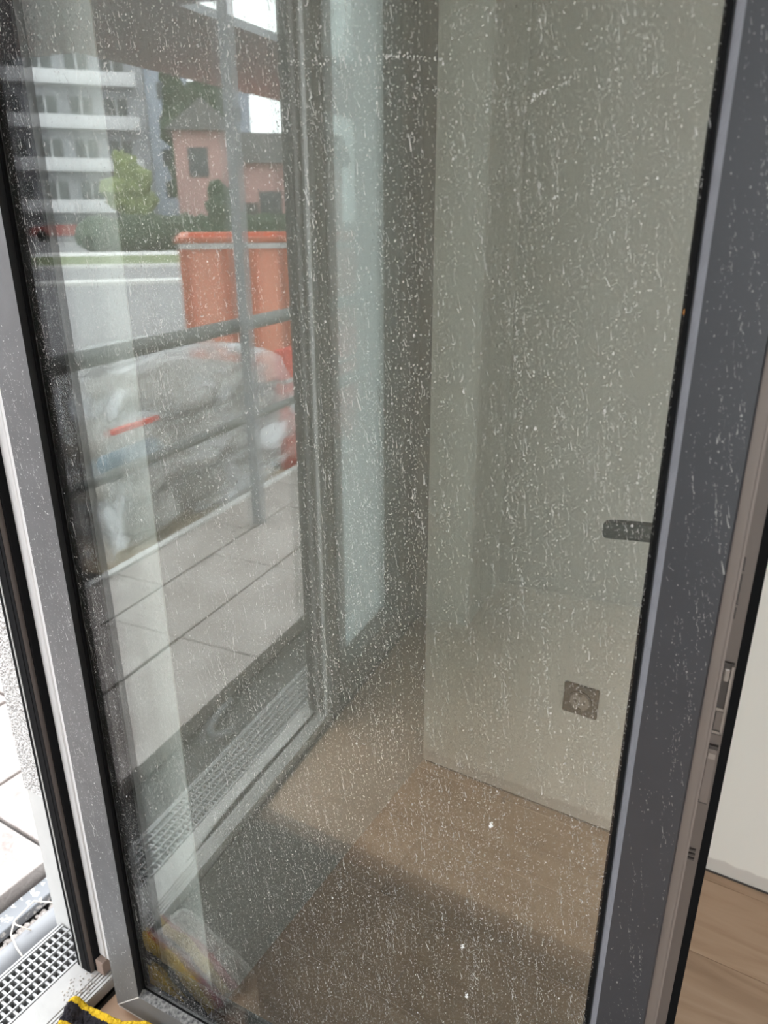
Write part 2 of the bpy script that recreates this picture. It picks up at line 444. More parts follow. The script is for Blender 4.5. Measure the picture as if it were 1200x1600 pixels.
boxo('wall_foot_gap', (XR - .0035, YB, 0.0), (XR, YI, 0.0028), M_hard2, None, kind='structure')  # dark strip coloured in for the shadow gap along the wall foot
# facade wall with the door opening: plaster inside, stucco outside
wf = empty('wall_front', (XB, YI, 0), kind='structure')
q = MB(); q.box((XB + .002, YI, -0.1), (XR, 1.0, ZC)); q.build('plaster_right', M_backlit, wf)
q = MB(); q.box((XB, YI - .0005, -0.1), (XB + .002, 1.0, ZC)); q.build('reveal_right', M_plaster, wf)
q = MB(); q.box((XA - .002, YI - .0005, -0.1), (XA, 1.0, ZC)); q.build('reveal_left', M_plaster, wf)
q = MB(); q.box((XL + .001, YI, -0.1), (XA - .002, 1.0, ZC)); q.build('plaster_left', M_base, wf)
q = MB(); q.box((XA, YI, 2.14), (XB, 1.0, ZC)); q.build('lintel', M_plaster, wf)
XS = 0.605
q = MB(); q.box((XS, 1.0, 0.345), (XR + 3, YO, 5.2)); q.build('stucco_right', M_stucco, wf)
q = MB(); q.box((XL - .2, 1.0, 0.345), (XA + .02, YO, 5.2)); q.build('stucco_left', M_stucco, wf)
q = MB(); q.box((XA + .02, 1.0, 2.14), (XS, YO, 5.2)); q.build('stucco_lintel', M_stucco, wf)
q = MB(); q.box((XS + .002, 1.0, -0.1), (XR + 3, YO - .003, 0.345)); q.build('plinth_right', M_plinth, wf)
q = MB(); q.box((XL - .2, 1.0, -0.1), (XA + .018, YO - .003, 0.345)); q.build('plinth_left', M_plinth, wf)
w = boxo('wall_back', (XL - .2, YB - .2, -0.1), (XR + .2, YB, ZC), M_base, kind='structure')

# sill of the door
sl = empty('door_sill', (0, .95, 0), kind='structure')
q = MB(); q.box((XA, 0.952, -0.06), (XB - .03, 1.004, 0.030)); q.build('sill_plate', M_sill, sl, bevel=0.001)
q = MB(); q.box((XA, 0.9245, 0.004), (XB - .05, 0.952, 0.026)); q.build('sill_nosing', M_sill, sl, bevel=0.001)
for k in range(4):
    y = 0.9255 + k * 0.0068
    boxo('rib', (XA, y, 0.026), (XB - .05, y + 0.0042, 0.0295), M_sill, sl)
q = MB()
ss = [(-0.262, 0.956, 0.966), (-0.05, 0.960, 0.970), (0.10, 0.959, 0.973), (0.20, 0.960, 0.971), (0.275, 0.961, 0.963)]
q.add([(x_, y_, z_) for z_ in (0.0295, 0.0312) for (x_, ya, yb) in ss for y_ in (ya, yb)],
      [(2*k, 2*k+1, 2*k+3, 2*k+2) for k in range(4)] + [(10+2*k, 12+2*k, 13+2*k, 11+2*k) for k in range(4)] + [(2*k, 2*k+2, 12+2*k, 10+2*k) for k in range(4)] + [(2*k+3, 2*k+1, 11+2*k, 13+2*k) for k in range(4)] + [(0, 10, 11, 1), (8, 9, 19, 18)])
q.build('sill_dark_strip', M_dark, sl)  # flat tapered dark strip laid on the sill plate
boxo('sill_base', (XA, 0.930, -0.06), (XB - .05, 0.952, 0.004), M_dark, sl)

# fixed frame of the door
df = empty('door_frame', (XB, .97, .03), kind='structure')
ZT = 2.14
def jamb(name, x0, x1, y0, y1, mt, z0=0.030):
    return boxo(name, (x0, y0, z0), (x1, y1, ZT), mt, df)
jamb('frame_profile', 0.5800, 0.6315, 0.9262, 0.9985, M_pvc, 0.062)
q = MB(); q.tube([(0.5812, 0.9400, 0.062), (0.5812, 0.9400, ZT)], 0.0028, 10); q.build('frame_bead', M_pvc, df, smooth=True)
jamb('gasket', 0.5680, 0.5815, 0.9570, 0.9985, M_dark)
jamb('frame_groove', 0.5600, 0.5725, 0.9620, 0.9985, M_taupe2)
jamb('outer_gasket', 0.5592, 0.5605, 0.9622, 0.9985, M_dark)
jamb('outer_cladding', 0.5585, 0.6050, 0.9700, 0.9850, M_dark)
jamb('cladding_edge', 0.5575, 0.5600, 0.9852, 0.9885, M_greyline)
boxo('head_profile', (-0.90, 0.951, 2.08), (0.577, 0.9995, 2.14), M_pvc, df)
boxo('left_profile', (-0.93, 0.951, 0.03), (-0.895, 0.9995, 2.14), M_pvc, df)

# passive leaf (closed) on the far side
d2 = empty('door_2', (-0.53, .95, .03), kind='structure')
M_inner = mat('inner_profile_grey', (0.22, 0.22, 0.215), 0.5, 0.05, 12)
Mg_film = glass_mat('dusty_pane_far', 0.05, (0.80, 0.86, 0.84), 0.55, False, (0.70, 0.74, 0.74), 0.0, 0.75)
for nm, x0, x1, z0, z1 in (('lock_stile', -0.360, -0.268, 0.032, 2.08), ('hinge_stile', -0.893, -0.745, 0.032, 2.08), ('bottom_rail', -0.745, -0.350, 0.032, 0.125), ('top_rail', -0.745, -0.350, 1.97, 2.08)):
    boxo(nm, (x0, 0.912, z0), (x1, 0.985, z1), M_inner, d2, bevel=0.003)
boxo('astragal', (-0.268, 0.962, 0.032), (-0.262, 0.985, 2.08), M_alu, d2)
boxo('gasket', (-0.268, 0.944, 0.032), (-0.2655, 0.954, 2.08), M_dark, d2)
boxo('stile_bead', (-0.268, 0.926, 0.032), (-0.265, 0.935, 2.08), M_pvc, d2)
boxo('stile_groove', (-0.320, 0.9105, 0.032), (-0.308, 0.9125, 2.08), M_dark, d2)
q = MB(); q.box((-0.75, 0.965, 0.12), (-0.345, 0.971, 1.975)); q.build('pane', Mg_film, d2)

# ================================================================== OPEN DOOR LEAF
TH = R(93.56)
EV = Vector((math.cos(TH), math.sin(TH), 0)); NV = Vector((EV.y, -EV.x, 0))
AP = Vector((0.5452, 0.8845, 0))
def D(s, off, z): return AP - EV * s + NV * off + Vector((0, 0, z))
leaf = empty('door_1', tuple(D(0, 0, 0.026)), kind='structure')
S0, S1, Z0, Z1 = 0.006, 0.842, 0.026, 2.07       # outer edges
I0, I1, J0, J1 = 0.066, 0.795, 0.082, 2.01       # inner edges of the flat face
OFFG = 0.014
def member(name, o0, o1, i0, i1, bev, mt, mats2=None):
    """mitred aluminium member: o0/o1 outer corners, i0/i1 inner corners in (s,z), bevel vector of the bead"""
    q = MB()
    ring = []
    for o, i in ((o0, i0), (o1, i1)):
        b = (i[0] + bev[0] * (1 if True else 0), i[1] + bev[1])
        ring.append([D(o[0], 0.022, o[1]), D(o[0], 0.0015, o[1]), D(o[0] + (i[0]-o[0]) * 0.03, 0.0, o[1] + (i[1]-o[1]) * 0.03), D(i[0], 0.0, i[1]), None, None])
    # inner bead corners share the mitre of the neighbours
    for rr, i, k in ((ring[0], i0, 0), (ring[1], i1, 1)):
        bx, bz = BEV[(round(i[0], 4), round(i[1], 4))]
        rr[4] = D(i[0] + bx, OFFG - 0.001, i[1] + bz); rr[5] = D(i[0] + bx, 0.022, i[1] + bz)
    vs = ring[0] + ring[1]
    q.add(vs, [(0,1,7,6),(1,2,8,7),(2,3,9,8),(3,4,10,9),(4,5,11,10),(5,0,6,11),(0,5,4,3,2,1),(6,7,8,9,10,11)], 0)
    if mats2: q.mi[3] = 1
    return q.build(name, [mt] + ([mats2] if mats2 else []), leaf)
B = 0.0085
BEV = {(I0, J0): (0.0, B), (I0, J1): (0.0, -B), (I1, J0): (-B, B), (I1, J1): (-B, -B)}
BEV = {(round(k[0], 4), round(k[1], 4)): v for k, v in BEV.items()}
M_bead_lit = mat('lit_bead', (0.22, 0.22, 0.24), 0.45, 0.12, 60, 0.1, 300)  # bead facing daylight, its brightness put into a lighter colour
M_alu_lit = mat('lit_stile_aluminium', (0.145, 0.145, 0.147), 0.4, 0.10, 24, 0.05, 300)  # same anthracite as the lock stile, lightened where daylight reaches it
h_st = member('hinge_stile', (S0, Z0), (S0, Z1), (I0, J0), (I0, J1), (0, 0), M_alu_lit, M_bead_shade)
l_st = member('lock_stile', (S1, Z0), (S1, Z1), (I1, J0), (I1, J1), (0, 0), M_alu, M_bead_lit)
b_rl = member('bottom_rail', (S0, Z0), (S1, Z0), (I0, J0), (I1, J0), (0, 0), M_alu_lit, M_alu_dirty)
t_rl = member('top_rail', (S0, Z1), (S1, Z1), (I0, J1), (I1, J1), (0, 0), M_alu, M_bead_lit)
def dbox(q, s0, s1, f0, f1, z0, z1):
    vs = [D(s, f, z) for z in (z0, z1) for s, f in ((s0, f0), (s1, f0), (s1, f1), (s0, f1))]
    q.add(vs, [(0,3,2,1),(4,5,6,7),(0,1,5,4),(1,2,6,5),(2,3,7,6),(3,0,4,7)])
def dpart(name, mt, *b, parent=None, bevel=0.0):
    q = MB(); dbox(q, *b); return q.build(name, mt, parent or leaf, bevel=bevel)
# pale sealant line in the corner mitre, white strip under the bottom rail
q = MB(); q.add([D(S0 + .002, -0.0004, Z0 + .002), D(S0 + .0035, -0.0004, Z0 + .001), D(I0 + .0005, -0.0004, J0 - .001), D(I0 - .001, -0.0004, J0)], [(0, 1, 2, 3)])
q.build('mitre_seal', M_pvc, leaf, solid=0.0006)
dpart('weather_strip', M_pvc, S0 + .001, S1 - .002, 0.003, 0.03, 0.017, 0.0262)
# core of the leaf on the room side (ring of four boxes) and the stepped lock edge
CI0, CI1 = 0.060, 0.800
M_core = mat('inner_core', (0.10, 0.098, 0.095), 0.6, 0.05, 12)
dpart('core_stile', M_core, S0 + .004, CI0, 0.022, 0.064, 0.028, 2.07)
dpart('core_stile', M_core, CI1, 0.8415, 0.022, 0.064, 0.028, 2.07)
dpart('core_rail', M_core, CI0, CI1, 0.040, 0.064, 0.028, 0.088)
dpart('core_rail', M_core, CI0, CI1, 0.040, 0.064, 2.0, 2.07)
dpart('edge_profile', M_taupe, 0.8415, 0.8522, 0.0035, 0.064, 0.028, 2.07, bevel=0.001)
dpart('edge_groove', M_taupe2, 0.8520, 0.8620, 0.030, 0.064, 0.028, 2.07)
dpart('edge_ridge', M_taupe, 0.8505, 0.8524, 0.0022, 0.01, 0.028, 2.07)
dpart('edge_gasket', M_dark, 0.8618, 0.8705, 0.048, 0.066, 0.028, 2.07)
# lock hardware in the groove
hw = dpart('lock_keeper', M_hard2, 0.8525, 0.8605, 0.027, 0.031, 0.888, 0.962)
dpart('keeper_rim', M_hard, 0.8590, 0.8608, 0.0255, 0.031, 0.890, 0.960, parent=hw)
dpart('keeper_rim', M_hard, 0.8528, 0.8608, 0.0255, 0.031, 0.890, 0.8925, parent=hw)
dpart('keeper_rim', M_hard, 0.8528, 0.8608, 0.0255, 0.031, 0.914, 0.9165, parent=hw)
dpart('keeper_block', M_taupe2, 0.8535, 0.8588, 0.026, 0.031, 0.8935, 0.913, parent=hw)
dpart('keeper_roller', M_hard, 0.8535, 0.8585, 0.0255, 0.031, 0.944, 0.957, parent=hw, bevel=0.0015)
hp = dpart('lock_plate', M_taupe, 0.8530, 0.8600, 0.0265, 0.031, 0.812, 0.872)
dpart('plate_gap', M_hard2, 0.8530, 0.8605, 0.027, 0.031, 0.8722, 0.8755, parent=hp)
dpart('plate_gap', M_hard2, 0.8525, 0.8600, 0.028, 0.031, 0.8095, 0.8115, parent=hp)
dpart('plate_tab', M_hard, 0.8535, 0.8595, 0.0258, 0.031, 0.862, 0.868, parent=hp)
for k in range(3):
    dpart('spring_clip', M_hard2, 0.8526, 0.8585, 0.0275, 0.031, 0.7405 + k * 0.0055, 0.7425 + k * 0.0055)
dpart('bolt_slot', M_hard2, 0.8524, 0.8540, 0.0282, 0.031, 1.004, 1.060)
for z in (1.015, 1.046): dpart('slot_bridge', M_taupe2, 0.8522, 0.8545, 0.0278, 0.031, z, z + 0.0025)
# handle on the room side
hn = dpart('handle_rose', M_handle, 0.803, 0.829, 0.064, 0.072, 0.985, 1.085, bevel=0.004)
q = MB(); q.tube([D(0.817, 0.07, 1.037), D(0.817, 0.118, 1.037)], 0.009, 14); q.build('handle_neck', M_handle, hn, smooth=True)
q = MB()
prof = []
NSEG = 10
for k in range(NSEG + 1):
    t = k / NSEG
    s = 0.826 - t * (0.826 - 0.7245)
    zc = 1.033 - 0.0035 * t + 0.0028 * math.sin(t * math.pi)
    hgt = 0.0086 * (1 if k < NSEG else 0.86); dep = 0.0065
    prof.append([D(s, 0.113 - dep, zc - hgt), D(s, 0.113 + dep, zc - hgt), D(s, 0.113 + dep, zc + hgt), D(s, 0.113 - dep, zc + hgt)])
vs = [p for r_ in prof for p in r_]
fs = [(4*k+j, 4*k+(j+1) % 4, 4*k+4+(j+1) % 4, 4*k+4+j) for k in range(NSEG) for j in range(4)] + [(3,2,1,0), tuple(4*NSEG + j for j in range(4))]
q.add(vs, fs); q.build('handle_lever', M_handle, hn, bevel=0.002)
# glazing: two panes, black spacer between them
DUST = 0.026
Mg_out_d = glass_mat('outer_pane_dusty', 0.045, (0.965, 0.985, 0.97), DUST, True)
Mg_out = glass_mat('outer_pane_back', 0.045, (0.98, 0.99, 0.985))
Mg_in = glass_mat('inner_pane_coated', 0.27, (0.955, 0.98, 0.965))
Mg_in2 = glass_mat('inner_pane_back', 0.045, (0.98, 0.99, 0.985))
GS0, GS1, GZ0, GZ1 = 0.058, 0.792, 0.082, 2.015
q = MB(); dbox(q, GS0, GS1, OFFG, OFFG + .004, GZ0, GZ1)
q.mi = [1] * 6; q.mi[2] = 0
q.build('outer_pane', [Mg_out_d, Mg_out], leaf)
q = MB(); dbox(q, GS0, GS1, 0.034, 0.038, GZ0, GZ1)
q.mi = [1] * 6; q.mi[2] = 0
q.build('inner_pane', [Mg_in, Mg_in2], leaf)
q = MB()
for b in ((GS0, 0.090, GZ0, GZ1), (GS1 - .012, GS1, GZ0, GZ1), (0.090, GS1 - .012, GZ0, GZ0 + .014), (0.090, GS1 - .012, GZ1 - .014, GZ1)):
    dbox(q, b[0], b[1], 0.0182, 0.0338, b[2], b[3])
q.build('spacer_bar', M_dark, leaf)
q = MB()
dbox(q, I0 + .0005, I0 + .004, 0.0095, OFFG - .0004, J0 + B, J1 - B)
dbox(q, I1 - B - .0035, I1 - B, 0.0095, OFFG - .0004, J0 + B, J1 - B)
dbox(q, I0 + .003, I1 - B, 0.0115, OFFG - .0004, J0 + B - .001, J0 + B + .002)
q.build('glazing_gasket', M_dark, leaf)

# ------------------------------------------------------------------ dried drops and run marks on glass and stiles
def speck(q, s, z, kind, size, off, rng):
    """one dried drop: a streak, a hook or a dot, as a thin strip of quads"""
    pts = []
    if kind == 'dot':
        a = size * rng.uniform(0.35, 0.6); b = a * rng.uniform(0.8, 1.6)
        q.add([D(s + dx * a, off, z + dz * b) for dx, dz in ((-1, -.3), (-.2, -1), (.9, -.5), (.8, .6), (-.3, 1))], [(0, 1, 2, 3, 4)])
        return
    if kind == 'streak':
        L = size * rng.uniform(2.0, 6.0); n = 4; tilt = rng.gauss(0.20, 0.16)
        bend = rng.gauss(0, 0.15)
        for k in range(n + 1):
            t = k / n
            pts.append((s + (t - .5) * L * math.sin(tilt) + bend * L * (t - .5) ** 2, z - (t - .5) * L * math.cos(tilt), size * (0.20 + 0.50 * t ** 1.5) * (0.75 if k == n else 1)))
    else:
        Rr = size * rng.uniform(0.8, 1.8); n = 6; a0 = rng.uniform(-2.7, -1.5); span = rng.uniform(1.5, 3.0); asp = rng.uniform(0.8, 1.7)
        for k in range(n + 1):
            t = k / n; a = a0 + span * t
            wd = size * (0.18 + 0.42 * math.sin(math.pi * t) ** 1.2)
            pts.append((s + Rr * math.cos(a), z + asp * Rr * math.sin(a), wd))
    vs = []
    for k, (a, b, wd) in enumerate(pts):
        p0 = pts[max(k - 1, 0)]; p1 = pts[min(k + 1, len(pts) - 1)]
        dx, dz = p1[0] - p0[0], p1[1] - p0[1]; l = math.hypot(dx, dz) or 1
        nx, nz_ = -dz / l, dx / l
        vs.append(D(a + nx * wd / 2, off, b + nz_ * wd / 2)); vs.append(D(a - nx * wd / 2, off, b - nz_ * wd / 2))
    q.add(vs, [(2*k, 2*k+1, 2*k+3, 2*k+2) for k in range(len(pts) - 1)])
def specks(s0, s1, z0, z1, n_chain, n_hook, n_dot, off, seed, mean=0.00125, hooks=0.35, chook=0.16):
    rng = random.Random(seed)
    br, fa = MB(), MB()
    def dens(s, z): return noise.noise(Vector((s * 55, z * 2.2, seed))) + 0.6 * noise.noise(Vector((s * 9, z * 6, seed + 4)))
    def pick():
        while True:
            s = rng.uniform(s0, s1); z = rng.uniform(z0, z1)
            if rng.random() < (0.55 + 0.6 * dens(s, z)) * (0.45 if s < 0.12 and s1 - s0 > .3 else 1): return s, z
    def size(): return min(0.0030, max(0.0006, rng.lognormvariate(math.log(mean), 0.38)))
    for _ in range(n_chain):
        s, z = pick(); n = rng.randint(3, 14); g = rng.uniform(0.003, 0.0085); dr = rng.gauss(0.14, 0.09)
        for k in range(n):
            if not (s0 < s < s1 and z0 < z < z1): break
            speck(br if rng.random() < 0.6 else fa, s, z, 'hook' if rng.random() < chook else ('streak' if rng.random() < 0.7 else 'dot'), size(), off, rng)
            z -= g * rng.uniform(0.6, 1.5); s += g * dr + rng.gauss(0, 0.0007)
    for _ in range(n_hook):
        s, z = pick(); speck(br if rng.random() < 0.45 else fa, s, z, 'hook' if rng.random() < hooks else 'streak', size(), off, rng)
    for _ in range(n_dot):
        s, z = pick(); speck(fa if rng.random() < 0.6 else br, s, z, 'dot', size(), off, rng)
    return br, fa
M_spot = spot_mat('dried_drop', 0.80)
M_spotf = spot_mat('faint_dried_drop', 0.38)
br, fa = specks(I0 + .004, I1 - B - .003, J0 + B + .002, 1.62, 3600, 8500, 60000, OFFG - .0003, 11, 0.00066)
def drag(q, pts, n, off, rng):
    for k in range(n):
        t = rng.random() * (len(pts) - 1); i = int(t); f = t - i
        s = pts[i][0] * (1 - f) + pts[i+1][0] * f; z = pts[i][1] * (1 - f) + pts[i+1][1] * f
        speck(q, s + rng.gauss(0, .0006), z + rng.gauss(0, .0012), 'dot', rng.uniform(.0008, .0016), off, rng)
rg = random.Random(3)
drag(br, [(0.43, 1.440), (0.50, 1.436), (0.545, 1.436), (0.60, 1.427)], 90, OFFG - .0003, rg)
drag(fa, [(0.52, 1.415), (0.60, 1.408)], 40, OFFG - .0003, rg)
drag(br, [(0.65, 1.398), (0.69, 1.412)], 40, OFFG - .0003, rg)
o = br.build('dried_drops', M_spot, leaf); o['kind'] = 'stuff'
o = fa.build('faint_drops', M_spotf, leaf); o['kind'] = 'stuff'
br, fa = specks(I1 + .003, S1 - .003, 0.2, 1.75, 170, 120, 900, -.0004, 21, 0.00066, 0.12, 0.05)
o = br.build('stile_drops', M_spotf, leaf); o['kind'] = 'stuff'
o = fa.build('faint_stile_drops', spot_mat('very_faint_drop', 0.15), leaf); o['kind'] = 'stuff'
br, fa = specks(S0 + .003, I0 - .003, 0.06, 1.2, 60, 400, 2200, -.0004, 31, 0.0008, 0.2)
o = br.build('hinge_stile_drops', M_spot, leaf); o['kind'] = 'stuff'
o = fa.build('faint_hinge_stile_drops', spot_mat('faint_stile_spot', 0.35), leaf); o['kind'] = 'stuff'
M_paint = mat('white_paint_blob', (0.85, 0.84, 0.82), 0.6, 0.05, 200)
for k, (s, z, r_) in enumerate(((0.660, 0.710, .0021), (0.635, 0.514, .0019), (0.643, 0.435, .0019))):
    q = MB()
    for j in range(4):
        a = D(s + (j % 2 - .5) * r_ * .9, OFFG - .0004, z + (j - 1.5) * r_ * 1.0)
        q.blob(a, r_ * (0.9 - .12 * j), k * 7 + j, 1, .3, 1.5, (0.35, 1, 1.3))
    q.build('paint_blob', M_paint, leaf)
q = MB(); q.blob(D(0.783, OFFG - .0005, 1.252), .0016, 5, 1, .3, 1.5, (0.4, 1, 1.8)); q.build('paint_fleck', M_leafo, leaf)

# ================================================================== THINGS INSIDE
# wall socket on the right wall
so = empty('wall_socket', (XR, 0.345, 0.328), 'dark square wall socket on the pale wall behind the dirty glass', 'socket')
sx = XR - 0.0003
q = MB(); q.box((sx - .010, 0.3065, 0.2905), (sx, 0.3835, 0.3655)); q.build('cover_frame', M_sock, so, bevel=0.004)
def disc(x0, x1, cy, cz, r_, mt, nm, par, n=28):
    q = MB(); q.tube([(x0, cy, cz), (x1, cy, cz)], r_, n); return q.build(nm, mt, par)
disc(sx - .0130, sx - .009, 0.345, 0.328, 0.026, M_sock, 'insert_ring', so)
disc(sx - .0138, sx - .009, 0.345, 0.328, 0.0215, M_sock2, 'insert', so)
for dy in (-.0095, .0095): disc(sx - .0146, sx - .012, 0.345 + dy, 0.328, 0.0028, M_sock, 'pin_hole', so, 10)
for dz in (-.019, .019): boxo('earth_clip', (sx - .0160, 0.341, 0.328 + dz - .0035), (sx - .012, 0.349, 0.328 + dz + .0035), M_sock, so)

# dark fleece laid over the floor beside the door
def dc(u, v):
    xe = 0.085 + 0.085 * (0.90 - (-0.5 + 1.42 * v)) / 0.8
    y_ = -0.5 + 1.42 * v
    xr = 0.452 + 0.078 * max(0.0, min(1.0, (0.70 - y_) / 0.06))
    x_ = xe + (xr - xe) * u
    x_ += 0.006 * noise.noise(Vector((v * 4, 2, 0))) * (1 - u)
    h_ = 0.004 + 0.007 * max(0, noise.noise(Vector((x_ * 5, y_ * 3, 1.3)))) + 0.006 * max(0, noise.noise(Vector((x_ * 14 + y_ * 5, y_ * 4, 7))))
    return (x_, y_, h_)
q = MB(); q.grid(dc, 40, 90)
o = q.build('drop_cloth', M_fleece, None, smooth=True, solid=0.003)
tag(o, 'dark grey fleece drop cloth spread flat over the floor by the door', 'cloth')

# striped blanket bundled at the sill
def blanket_mat():
    mt, nt, b = nodes_of('striped_fleece')
    at = nt.nodes.new('ShaderNodeUVMap')
    sp = nt.nodes.new('ShaderNodeSeparateXYZ'); nt.links.new(at.outputs[0], sp.inputs[0])
    tc = nt.nodes.new('ShaderNodeTexCoord')
    nz = nt.nodes.new('ShaderNodeTexNoise'); nz.inputs['Scale'].default_value = 140; nz.inputs['Detail'].default_value = 5
    nt.links.new(tc.outputs['Object'], nz.inputs['Vector'])
    ma = nt.nodes.new('ShaderNodeMath'); ma.operation = 'MULTIPLY_ADD'; ma.inputs[1].default_value = 0.06
    nt.links.new(nz.outputs['Fac'], ma.inputs[0]); nt.links.new(sp.outputs['X'], ma.inputs[2])
    rp = nt.nodes.new('ShaderNodeValToRGB'); rp.color_ramp.interpolation = 'CONSTANT'
    bl, ye, cr, wh = (0.035, 0.032, 0.038, 1), (0.72, 0.46, 0.03, 1), (0.40, 0.03, 0.07, 1), (0.72, 0.70, 0.68, 1)
    stops = [(0, ye), (0.16, bl), (0.16, bl), (0.37, ye), (0.51, cr), (0.66, wh)]
    e = rp.color_ramp.elements
    e[0].position = 0; e[0].color = ye; e[1].position = 0.16; e[1].color = bl
    for p, c in stops[3:]:
        k = e.new(p); k.color = c
    nt.links.new(ma.outputs[0], rp.inputs[0]); nt.links.new(rp.outputs[0], b.inputs['Base Color'])
    b.inputs['Roughness'].default_value = 1.0; b.inputs['Specular IOR Level'].default_value = 0.1
    bp = nt.nodes.new('ShaderNodeBump'); bp.inputs['Strength'].default_value = 1.0; bp.inputs['Distance'].default_value = 0.012
    nt.links.new(nz.outputs['Fac'], bp.inputs['Height']); nt.links.new(bp.outputs[0], b.inputs['Normal'])
    return mt
NU, NVv = 70, 60
def bl_fn(u, v):
    # u runs across the stripes (from the door outwards), v along them (away from the sill)
    p0 = Vector((0.500, 0.936, 0)); du = Vector((-0.098, -0.038, 0)); dv = Vector((0.056, -0.20, 0))
    p = p0 + du * u + dv * v
    p += Vector((0.010 * noise.noise(Vector((v * 3, u * 2, 0))), 0.010 * noise.noise(Vector((v * 3, u * 2, 5))), 0))
    edge = min(1, min(u * 14 + .15, (1 - u) * 6)) ** 0.6 * min(1, min(v * 9 + .25, (1 - v) * 5)) ** 0.6
    h_ = 0.017 + edge * (0.030 + 0.010 * math.sin(u * 15 + v * 1.5) + 0.012 * noise.noise(Vector((u * 4, v * 4, 9))))
    h_ += 0.0026 * noise.noise(Vector((u * 45, v * 60, 2))) + 0.004 * noise.noise(Vector((u * 14, v * 12, 6)))
    # it lies up over the edge of the sill
    if p.y > 0.905: h_ += 0.026 * min(1, (p.y - 0.905) / 0.02)
    return (p.x, p.y, h_)
q = MB(); q.grid(bl_fn, NU, NVv)
bl_o = q.build('striped_blanket', blanket_mat(), None, smooth=True, solid=0.006)
uv = bl_o.data.uv_layers.new(name='UVMap')
for lp in bl_o.data.loops:
    i = lp.vertex_index; uv.data[lp.index].uv = ((i % (NU + 1)) / NU, (i // (NU + 1)) / NVv)
tag(bl_o, 'fluffy blanket with yellow, black, crimson and white stripes crumpled by the sill', 'blanket')

# wooden packer block under the frame
o = boxo('packer_block', (0.5675, 0.9370, 0.0302), (0.594, 0.9560, 0.061), M_wood, None, bevel=0.002)
tag(o, 'small brown wooden block wedged on the sill under the white frame', 'block')
q = MB(); rg = random.Random(8)
for k in range(150):
    q.blob((rg.uniform(0.50, 0.60), rg.gauss(0.958, 0.012), 0.0305), rg.uniform(.0006, .002), k, 0, .3)
o = q.build('crumbs', M_stone); tag(o, 'pale plaster crumbs scattered on the sill below the frame', 'debris', kind='stuff')

# ================================================================== TERRACE
# drain grate
dg = empty('drain_grate', (0, 1.058, 0), 'galvanised steel drain grate along the door sill', 'grate')
GX0, GX1, GY0, GY1, GZ = -0.905, 0.604, 1.008, 1.110, 0.020
q = MB(); q.box((GX0, GY0, -0.08), (GX1, GY0 + .003, GZ)); q.box((GX0, GY1 - .004, -0.08), (GX1, GY1, GZ)); q.box((GX0, GY0, -.08), (GX1, GY1, -.075))
q.build('channel', M_galv, dg)
q = MB(); q.box((GX0, GY0 + .003, -.074), (GX1, GY1 - .004, -.055)); q.build('channel_bed', M_dark, dg)
nb = 6
for k in range(nb):
    y = GY0 + 0.006 + k * (GY1 - GY0 - 0.016) / (nb - 1)
    wd = 0.0026 if 0 < k < nb - 1 else 0.0036
    boxo('long_bar', (GX0, y, GZ - .016), (GX1, y + wd, GZ), M_galv, dg)
q = MB()
x_ = GX0 + .006
while x_ < GX1:
    q.box((x_, GY0 + .006, GZ - .014), (x_ + .0044, GY1 - .006, GZ - .0025)); x_ += 0.0128
o = q.build('cross_bars', M_galv, dg); o['kind'] = 'stuff'
# bed between grate and paving, pipe, batten, gravel
boxo('ground', (-9, YO - .01, -0.30), (6, 2.16, -0.062), M_soil, None, kind='structure')
def wob(x, y, z, k): return (x, y + 0.002 * math.sin(x * 5 + k), z)
q = MB(); q.tube([wob(-1.6 + .1 * i, 1.160, -0.030, 0) for i in range(20, 50)], 0.030, 14)
o = q.build('drain_pipe', M_pipe, None, smooth=True); tag(o, 'grey plastic pipe lying along the outer edge of the drain grate', 'pipe')
o = boxo('batten', (0.47, 1.228, -0.045), (3, 1.272, -0.022), M_spatter, None, bevel=0.003)
tag(o, 'flat grey batten spattered with plaster lying against the paving edge', 'batten')
q = MB(); rg = random.Random(5)
for k in range(1500):
    x_ = rg.uniform(0.36, 1.3); y_ = rg.uniform(1.195, 1.223)
    q.blob((x_, y_, -0.058 + rg.uniform(0, .014)), rg.uniform(.003, .008), k, 1, .3)
o = q.build('gravel', M_stone); tag(o, 'pale gravel filling the gap between pipe and batten', 'gravel', kind='stuff')
q = MB()
q.tube([(0.572, 1.160, 0.003), (0.560, 1.19, 0.012), (0.571, 1.215, -0.005), (0.61, 1.20, 0.02), (0.64, 1.165, 0.006)], 0.0016, 6)
q.tube([(0.571, 1.215, -0.005), (0.545, 1.185, 0.004), (0.533, 1.15, 0.002), (0.525, 1.12, 0.010)], 0.0016, 6)
o = q.build('string', M_string, None, smooth=True); tag(o, 'pale loose string draped over the grey pipe by the grate', 'string')
q = MB(); q.tube([(-0.30 + 0.16 * math.sin(t / 9 * 2.4), 1.225 + 0.05 * math.cos(t / 9 * 2.4), -0.045) for t in range(10)], 0.011, 10)
o = q.build('pipe_offcut', M_pipe, None, smooth=True); tag(o, 'short bent piece of grey pipe lying in the dark gap before the paving', 'pipe')
